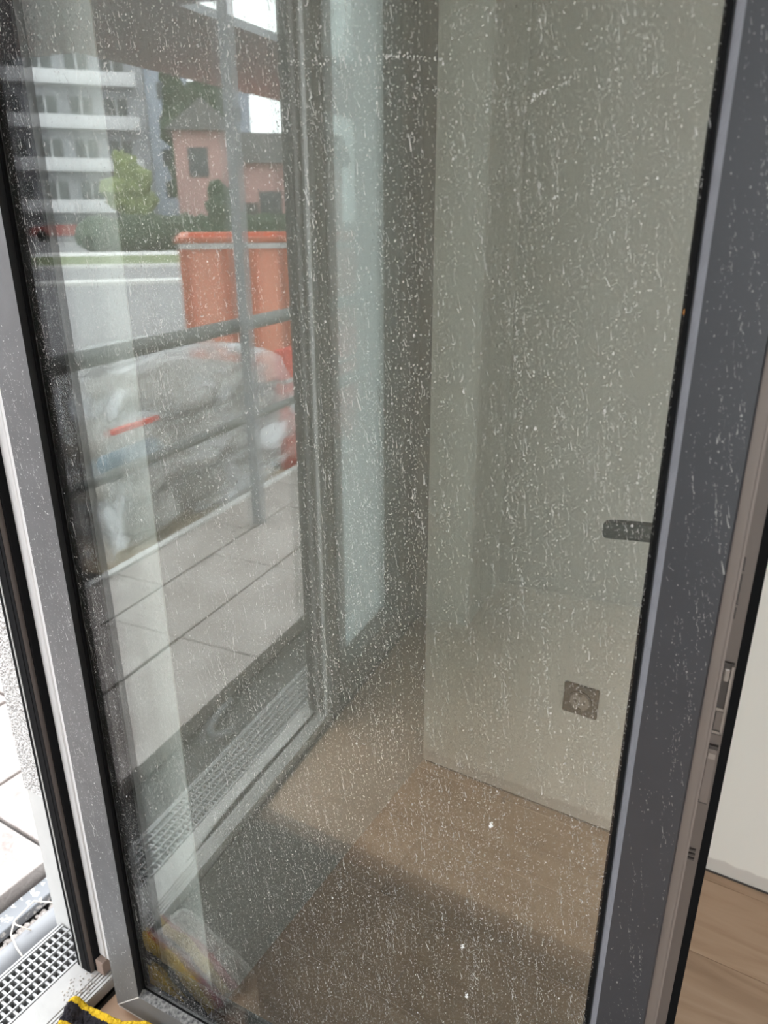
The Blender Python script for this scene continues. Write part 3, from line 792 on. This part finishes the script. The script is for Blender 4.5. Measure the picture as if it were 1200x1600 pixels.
# paving slabs
tr = empty('terrace', (0, 1.7, 0), kind='structure')
rg = random.Random(12)
rows = [(1.290, 1.592), (1.602, 1.893), (1.903, 2.14)]
edges = []
for ri, (ya, yb) in enumerate(rows):
    x_ = -6.6 + (0.06 if ri != 1 else 0.0)
    # joints at x = -0.476 in the middle rows
    xs = [-0.476 + 0.6 * k + (0.0 if ri < 2 else 0.31) for k in range(-10, 9)]
    for k in range(len(xs) - 1):
        q = MB(); dz = rg.uniform(-.0015, .0015)
        q.box((xs[k] + .005, ya, -0.05 + dz), (xs[k+1] - .005, yb, 0.0 + dz)); q.build('paving_slab', M_slab, tr, bevel=0.003)
boxo('joint_bed', (-6.4, 1.296, -0.062), (4.2, 2.13, -0.012), M_joint, tr)
boxo('edge_kerb', (-6.5, 2.13, -0.24), (4.3, 2.165, 0.012), M_kerb, tr, bevel=0.003)
q = MB()
LP = Vector((0.14, 1.44, 0.003))
q.add([LP + Vector(p) for p in ((-.035,0,.0),(-.015,.014,.004),(.012,.010,.006),(.036,0,.003),(.010,-.012,.005),(-.016,-.012,.003),(0,0,.001))], [(0,1,6),(1,2,6),(2,3,6),(3,4,6),(4,5,6),(5,0,6)])
o = q.build('fallen_leaf', M_leafo, None, solid=0.0006); tag(o, 'single orange fallen leaf on the pale paving slab', 'leaf')
# railing
rl = empty('railing', (-2, 1.95, 0), 'dark steel railing with two round rails along the terrace edge', 'railing')
q = MB(); q.tube([(-6.4 + .5 * i, 1.95, 0.885) for i in range(22)], 0.030, 12); q.build('top_rail', M_rail, rl, smooth=True)
q = MB(); q.tube([(-6.4 + .5 * i, 2.00, 0.455) for i in range(22)], 0.019, 12); q.build('lower_rail', M_rail, rl, smooth=True)
for x_ in (-6.2, -3.7, 1.2, 3.6):
    q = MB(); q.box((x_ - .025, 1.955, 0.0), (x_ + .025, 2.005, 0.9)); q.build('post', M_rail, rl, bevel=0.003)
# canopy over the terrace and its post
cn = empty('canopy', (-3, 4, 2.4), kind='structure')
boxo('soffit_board', (-2.80, 2.2, 2.40), (-1.40, 4.75, 2.45), M_soffit, cn)
boxo('soffit_beam', (-9.5, 3.11, 2.40), (-2.80, 4.60, 2.45), M_soffit, cn)
boxo('soffit_corner', (-3.57, 4.60, 2.40), (-1.40, 5.30, 2.45), M_soffit, cn)
boxo('canopy_post', (-1.470, 1.880, 0.0), (-1.425, 1.925, 2.40), M_soffit, cn, bevel=0.003)
boxo('tie_beam', (-1.470, 1.885, 2.40), (-1.425, 2.25, 2.52), M_soffit, cn)

# ================================================================== SITE AND STREET
boxo('site_ground', (-60, 2.166, -0.5), (60, 6.5, -0.25), M_soil, None, kind='structure')
AZR = R(138.0)
RV = Vector((math.cos(AZR), math.sin(AZR), 0)); TV = Vector((-RV.y, RV.x, 0))
O2 = Vector((1.25, 0.08, 0))
def PV(r_, t, z): return O2 + RV * r_ + TV * t + Vector((0, 0, z))
def strip(name, r0, r1, z0, z1, mt, t0=-60, t1=60):
    q = MB()
    vs = [PV(r_, t, z) for z in (z0, z1) for r_, t in ((r0, t0), (r1, t0), (r1, t1), (r0, t1))]
    q.add(vs, [(0,3,2,1),(4,5,6,7),(0,1,5,4),(1,2,6,5),(2,3,7,6),(3,0,4,7)])
    o = q.build(name, mt); o['kind'] = 'structure'; return o
q = MB(); q.box((-160, 6.5, -0.6), (90, 160, -0.262)); o = q.build('road', M_asph); o['kind'] = 'structure'
strip('kerb', 20.0, 20.8, -0.262, -0.18, M_kerb)
strip('verge', 27.0, 33.5, -0.262, -0.20, M_grass)
strip('footpath', 33.5, 36.8, -0.262, -0.19, M_kerb)
strip('kerb', 26.6, 27.0, -0.262, -0.16, M_kerb)

# film-wrapped pallet
pl = empty('wrapped_pallet', (-1.85, 2.68, -0.25), 'pallet of beige sacks under a loose clear plastic sheet behind the railing', 'pallet')
q = MB()
for k in range(7): q.box((-2.45 + .0, 2.32 + .115 * k, -0.13), (-1.15, 2.41 + .115 * k, -0.108))
for x_ in (-2.45, -1.85, -1.25): q.box((x_, 2.32, -0.25), (x_ + .1, 3.10, -0.13))
q.build('pallet_base', M_pallet, pl)
rg = random.Random(2)
for lv in range(4):
    for k in range(3 if lv < 3 else 2):
        q = MB(); q.blob((-2.2 + .42 * k + .05 * (lv % 2), 2.70 + rg.uniform(-.02, .02), -0.01 + .165 * lv), 1.0, k + 5 * lv, 3, .10, 1.2, (0.235, 0.36, 0.095))
        q.build('sack', M_sack, pl, smooth=True)
q = MB(); q.tube([(-1.08, 2.42, 0.30), (-1.36, 2.38, 0.32)], 0.06, 12); q.build('blue_roll', M_blue, pl, smooth=True)
boxo('red_lath', (-1.32, 2.305, 0.475), (-1.04, 2.33, 0.495), M_red, pl)
def film_fn(u, v):
    a = (u - .5) * 2; b = (v - .5) * 2
    r_ = max(abs(a), abs(b))
    fall = max(0, (r_ - 0.72) / 0.28)
    x_ = -1.85 + a * (0.82 + .03 * math.sin(v * 17)); y_ = 2.70 + b * (0.47 + .02 * math.sin(u * 23))
    top = 0.70 - 0.22 * max(0, -a - 0.35) - .10 * (a * a)
    z_ = top * (1 - fall) + fall * (-0.05 + 0.10 * math.sin(u * 9 + v * 5))
    z_ += (0.018 * noise.noise(Vector((u * 9, v * 7, 1))) + 0.012 * math.sin((u * 26 + v * 15)) * (0.4 + fall))
    x_ += 0.012 * noise.noise(Vector((u * 7, v * 7, 4))); y_ += 0.03 * noise.noise(Vector((u * 6 + v * 3, v * 5, 8)))
    return (x_, y_, z_)
def film_mat():
    mt = bpy.data.materials.new('clear_plastic_film'); mt.use_nodes = True
    nt = mt.node_tree; nt.nodes.clear()
    out = nt.nodes.new('ShaderNodeOutputMaterial')
    t = nt.nodes.new('ShaderNodeBsdfTransparent'); g = nt.nodes.new('ShaderNodeBsdfGlossy'); g.inputs['Roughness'].default_value = 0.18
    df = nt.nodes.new('ShaderNodeBsdfDiffuse'); df.inputs[0].default_value = (0.75, 0.77, 0.8, 1)
    tc = nt.nodes.new('ShaderNodeTexCoord'); nz = nt.nodes.new('ShaderNodeTexNoise'); nz.inputs['Scale'].default_value = 2.2; nz.inputs['Detail'].default_value = 6; nz.inputs['Distortion'].default_value = 0.6
    mp = nt.nodes.new('ShaderNodeMapping'); mp.inputs['Scale'].default_value = (0.7, 3.0, 2.6); mp.inputs['Rotation'].default_value = (0.0, 0.55, 0.0)
    nt.links.new(tc.outputs['Object'], mp.inputs[0]); nt.links.new(mp.outputs[0], nz.inputs['Vector'])
    bp = nt.nodes.new('ShaderNodeBump'); bp.inputs['Strength'].default_value = 0.9; bp.inputs['Distance'].default_value = 0.05
    nt.links.new(nz.outputs['Fac'], bp.inputs['Height']); nt.links.new(bp.outputs[0], g.inputs['Normal'])
    mr = nt.nodes.new('ShaderNodeMapRange'); mr.inputs[1].default_value = 0.50; mr.inputs[2].default_value = 0.66; mr.inputs[3].default_value = 0.07; mr.inputs[4].default_value = 0.85  # white streaks painted in as the film's highlights
    nt.links.new(nz.outputs['Fac'], mr.inputs[0])
    m1 = nt.nodes.new('ShaderNodeMixShader'); nt.links.new(mr.outputs[0], m1.inputs[0]); nt.links.new(t.outputs[0], m1.inputs[1]); nt.links.new(df.outputs[0], m1.inputs[2])
    m2 = nt.nodes.new('ShaderNodeMixShader'); nt.links.new(schlick(nt, 0.10), m2.inputs[0]); nt.links.new(m1.outputs[0], m2.inputs[1]); nt.links.new(g.outputs[0], m2.inputs[2])
    nt.links.new(m2.outputs[0], out.inputs[0])
    return mt
q = MB(); q.grid(film_fn, 70, 50); q.build('plastic_sheet', film_mat(), pl, smooth=True)

# red barrier beside the pallet
rb = empty('red_barrier', (-3.0, 2.5, -0.25), 'red plastic site barrier standing beside the wrapped pallet', 'barrier')
q = MB(); q.box((-3.9, 2.47, -0.20), (-2.66, 2.53, 0.16)); q.box((-3.9, 2.465, 0.22), (-2.66, 2.535, 0.56)); q.box((-3.9, 2.48, 0.16), (-3.82, 2.52, 0.22)); q.box((-2.76, 2.48, 0.16), (-2.66, 2.52, 0.22))
q.build('panel', M_red, rb, bevel=0.01)
boxo('cap_strip', (-3.9, 2.46, 0.36), (-2.66, 2.54, 0.385), M_kerb, rb)
for x_ in (-3.7, -2.85): boxo('foot', (x_ - .05, 2.3, -0.25), (x_ + .05, 2.7, -0.20), M_dark, rb)

# orange skip container
SKC = Vector((-4.70, 4.40, 0)); SKD = Vector((math.cos(R(143.5)), math.sin(R(143.5)), 0)); SKT = Vector((-SKD.y, SKD.x, 0))
sk = empty('skip_container', (SKC.x, SKC.y, -0.25), 'orange steel skip container with ribs and a rolled rim beyond the railing', 'container')
SKM = Matrix(((SKT.x, SKD.x, 0, SKC.x), (SKT.y, SKD.y, 0, SKC.y), (0, 0, 1, 0), (0, 0, 0, 1)))
KZ = 1.13
def kbox(q, a, b): q.box(a, b, 0, SKM)
def kpart(nm, mt, *bs, bevel=0.0):
    q = MB()
    for a, b in bs: kbox(q, a, b)
    return q.build(nm, mt, sk, bevel=bevel)
KA0, KA1 = -0.29, 2.2
kpart('body', M_orange, ((KA0, .05, -.17), (KA1, .09, KZ - .04)), ((KA0, 2.2, -.17), (KA1, 2.24, KZ - .04)), ((KA0, .05, -.17), (KA0 + .05, 2.24, KZ - .04)), ((KA1 - .05, .05, -.17), (KA1, 2.24, KZ - .04)), ((KA0, .05, -.2), (KA1, 2.24, -.15)))
for a in (KA0, KA0 + .40, KA0 + .60, KA0 + .92, KA0 + 1.5, KA1 - .085):
    kpart('rib', M_orange2, ((a, 0, -.18), (a + .085, .05, KZ - .05)), bevel=0.01)
kpart('rim', M_orange2, ((KA0 - .03, -.01, KZ - .05), (KA1 + .03, .10, KZ)), ((KA0 - .03, 2.19, KZ - .05), (KA1 + .03, 2.29, KZ)), ((KA0 - .03, .1, KZ - .05), (KA0 + .07, 2.2, KZ)), ((KA1 - .07, .1, KZ - .05), (KA1 + .03, 2.2, KZ)), bevel=0.012)
kpart('rim_edge', M_kerb, ((KA0, -.004, KZ - .10), (KA1, .05, KZ - .052)))
for a in (KA0 + .3, KA1 - .5): kpart('skid', M_dark, ((a, .15, -.25), (a + .15, 2.1, -.2)))

# ------------------------------------------------------------------ buildings far away
def local(az, dist, rot_extra=0):
    c = O2 + Vector((math.cos(R(az)), math.sin(R(az)), 0)) * dist
    r_ = Vector((math.cos(R(az + rot_extra)), math.sin(R(az + rot_extra)), 0)); t = Vector((-r_.y, r_.x, 0))   # t points to the right as seen from the door's mirror
    return lambda a, b, z: c + t * a + r_ * b + Vector((0, 0, z)), c
def lbox(q, L, a0, a1, b0, b1, z0, z1):
    vs = [L(a, b, z) for z in (z0, z1) for a, b in ((a0, b0), (a1, b0), (a1, b1), (a0, b1))]
    q.add(vs, [(0,3,2,1),(4,5,6,7),(0,1,5,4),(1,2,6,5),(2,3,7,6),(3,0,4,7)])
def lpart(nm, mt, par, L, *b, **kw):
    q = MB(); lbox(q, L, *b); return q.build(nm, mt, par, **kw)
# white apartment block with balcony bands
L, c = local(136.0, 65)
ap = empty('apartment_block', (c.x, c.y, -0.25), 'white apartment block with balcony bands across the street, beyond the verge', 'building')
lpart('wall', mat('apartment_wall', (0.34, 0.345, 0.37), 0.9, 0.05, 1), ap, L, -13, 5.2, 0, 10, -0.25, 13.2)
lpart('roof_slab', M_white_r, ap, L, -13.3, 5.4, -0.6, 10.3, 13.2, 13.5)
for k in range(5):
    z = 1.6 + 2.78 * k
    lpart('balcony_band', M_white_r, ap, L, -13, 4.6, -1.3, -1.15, z, z + 0.75)
    lpart('balcony_slab', M_white_r, ap, L, -13, 4.6, -1.3, 0.02, z - .12, z + .05)
    for j in range(7):
        a = -12 + 2.4 * j
        w_ = lpart('window', M_winglass, ap, L, a, a + 1.5, -0.05, 0.05, z + 0.15, z + 2.0)
        lpart('mullion', M_white_r, w_, L, a + .70, a + .80, -0.09, 0.0, z + 0.15, z + 2.0)
# blue-grey block
L, c = local(140.6, 88)
gb = empty('grey_building', (c.x, c.y, -0.25), 'plain blue-grey building behind the white apartment block', 'building')
lpart('wall', M_grey_r, gb, L, -5.5, 4.2, 0, 9, -0.25, 15.5)
lpart('parapet', M_white_r, gb, L, -5.6, 4.3, -0.1, 9.1, 15.5, 15.8)
lpart('downpipe', M_roof, gb, L, -0.2, 0.05, -0.15, 0, -0.25, 15.5)
for zz in (3, 6, 9, 12):
    lpart('window', M_winglass, gb, L, 1.2, 2.6, -0.05, .05, zz, zz + 1.5)
L, c = local(146.3, 96)
gc = empty('pale_building', (c.x, c.y, -0.25), 'pale grey building far behind the right half of the pink house', 'building')
lpart('wall', M_grey_r, gc, L, -1.8, 1.6, 0, 8, -0.25, 13.8)
lpart('parapet', M_white_r, gc, L, -1.9, 1.7, -.1, 8.1, 13.8, 14.1)
for zz in (8.5, 11): lpart('window', M_winglass, gc, L, -.6, .6, -0.05, .05, zz, zz + 1.4)
# pink house with dark roof
L, c = local(145.8, 45)
ph = empty('pink_house', (c.x, c.y, -0.25), 'pink rendered house with a dark roof on the far side of the road', 'house')
lpart('wall', M_pink_r, ph, L, -2.9, 0.2, 0, 8, -0.25, 5.4)
lpart('wing_wall', M_pink_r, ph, L, 0.2, 6.0, 0.6, 8, -0.25, 3.9)
q = MB()
vs = [L(-3.3, -.5, 5.4), L(0.5, -.5, 5.4), L(0.5, 8.5, 5.4), L(-3.3, 8.5, 5.4), L(-1.4, 1.8, 7.2), L(-1.4, 6, 7.2)]
q.add(vs, [(0,1,4),(1,2,5,4),(2,3,5),(3,0,4,5),(0,3,2,1)]); q.build('roof', M_roof, ph)
q = MB()
vs = [L(0.2, 0.1, 3.9), L(6.5, 0.1, 3.9), L(6.5, 8.5, 3.9), L(0.2, 8.5, 3.9), L(0.2, 4, 5.7), L(6.5, 4, 5.7)]
q.add(vs, [(0,1,5,4),(2,3,4,5),(1,2,5),(3,0,4),(0,3,2,1)]); q.build('roof', M_roof, ph)
for a, b, z0, z1 in ((-2.2, -1.2, 3.2, 4.6), (1.4, 2.6, 0.9, 2.5)):
    lpart('window', M_winglass, ph, L, a, b, -0.06 if a < 0 else .54, 0.06 if a < 0 else .66, z0, z1)
lpart('house_door', M_roof, ph, L, 0.5, 1.3, 0.55, 0.66, -0.25, 1.9)

# trees, hedge, cars
def tree(name, az, dist, h0, h1, r_, mt, label, seed, group=None):
    c = O2 + Vector((math.cos(R(az)), math.sin(R(az)), 0)) * dist
    t = empty(name, (c.x, c.y, -0.25), label, 'tree', group)
    q = MB(); q.tube([(c.x, c.y, -0.25), (c.x + .05, c.y, h0), (c.x, c.y + .05, (h0 + h1) / 2)], [r_ * .09, r_ * .07, r_ * .03], 8); q.build('trunk', M_bark, t)
    q = MB(); rg = random.Random(seed)
    n = 14
    for k in range(n):
        f = rg.random(); z = h0 + (h1 - h0) * f; rr = r_ * (0.35 + 0.3 * math.sin(math.pi * min(1, f + .15)))
        a = rg.random() * 6.28; d = r_ * 0.55 * rg.random() ** .5 * (1 - .5 * f)
        q.blob((c.x + d * math.cos(a), c.y + d * math.sin(a), z), rr, k + seed, 2, .5, 2.2)
    q.build('crown', mt, t)
    return t
tree('small_tree', 138.9, 43, 1.6, 4.1, 1.25, M_leafy, 'small yellow-green tree in front of the white apartment block', 3)
tree('shrub_tree', 145.0, 35.8, 0.4, 2.65, 0.88, M_leafd, 'dark bushy tree before the pink house', 9)
tree('tall_tree', 142.7, 62, 3, 12.3, 1.7, M_leafd, 'tall dark tree rising behind the left end of the pink house', 15)
tree('tall_tree', 144.2, 76, 3, 15.0, 2.6, M_leafd, 'tall dark tree rising behind the middle of the pink house', 23)
q = MB(); rg = random.Random(7)
hd = None
for k in range(76):
    az = 136.3 + k * 0.20
    c = O2 + Vector((math.cos(R(az)), math.sin(R(az)), 0)) * 38.5
    q.blob((c.x, c.y, 0.45 + rg.uniform(-.05, .15)), 0.75, k, 2, .35, 2.5)
o = q.build('hedge', M_leafd); tag(o, 'long dark clipped hedge along the far side of the road', 'hedge')
def car(name, az, dist, mt, label, heading):
    c = O2 + Vector((math.cos(R(az)), math.sin(R(az)), 0)) * dist
    h_ = Vector((math.cos(R(heading)), math.sin(R(heading)), 0)); t_ = Vector((-h_.y, h_.x, 0))
    L = lambda a, b, z: c + h_ * a + t_ * b + Vector((0, 0, z - .25))
    root = empty(name, (c.x, c.y, -0.25), label, 'car')
    prof = [(-2.1, .35), (-2.15, .75), (-1.9, .95), (-1.2, 1.0), (1.0, .95), (1.95, .8), (2.1, .5), (2.05, .3)]
    q = MB(); n = len(prof)
    q.add([L(a, b, z) for b in (-.85, .85) for a, z in prof], [tuple(range(n)), tuple(range(2*n-1, n-1, -1))] + [(k, (k+1) % n, n + (k+1) % n, n + k) for k in range(n)]); q.build('body', mt, root, bevel=0.05)
    pr = [(-1.75, .95), (-1.2, 1.42), (.25, 1.45), (1.0, .95)]
    q = MB(); q.add([L(a, b * (.92 if z > 1.2 else 1), z) for b in (-.78, .78) for a, z in pr], [(0,1,2,3),(7,6,5,4),(0,4,5,1),(1,5,6,2),(2,6,7,3),(3,7,4,0)]); q.build('cabin', M_winglass, root, bevel=0.04)
    for a in (-1.3, 1.3):
        for b in (-.8, .8):
            q = MB(); q.tube([L(a, b - .1, .32), L(a, b + .1, .32)], .32, 14); q.build('wheel', M_dark, root)
    return root
car('parked_car', 134.6, 56, M_carred, 'dark red car parked before the white apartment block, left of the hedge', 48)
c = O2 + Vector((math.cos(R(131.6)), math.sin(R(131.6)), 0)) * 22
sg = empty('warning_board', (c.x, c.y, -0.25), 'orange-brown board on two legs at the far left across the road', 'sign')
q = MB(); q.box((c.x - .35, c.y - .02, .35), (c.x + .35, c.y + .02, 1.25)); q.build('board', mat('board_orange', (0.42, 0.22, 0.08), 0.7, 0.15, 6), sg)
for dx in (-.3, .3): boxo('leg', (c.x + dx - .025, c.y - .02, -.25), (c.x + dx + .025, c.y + .02, .36), M_rail, sg)
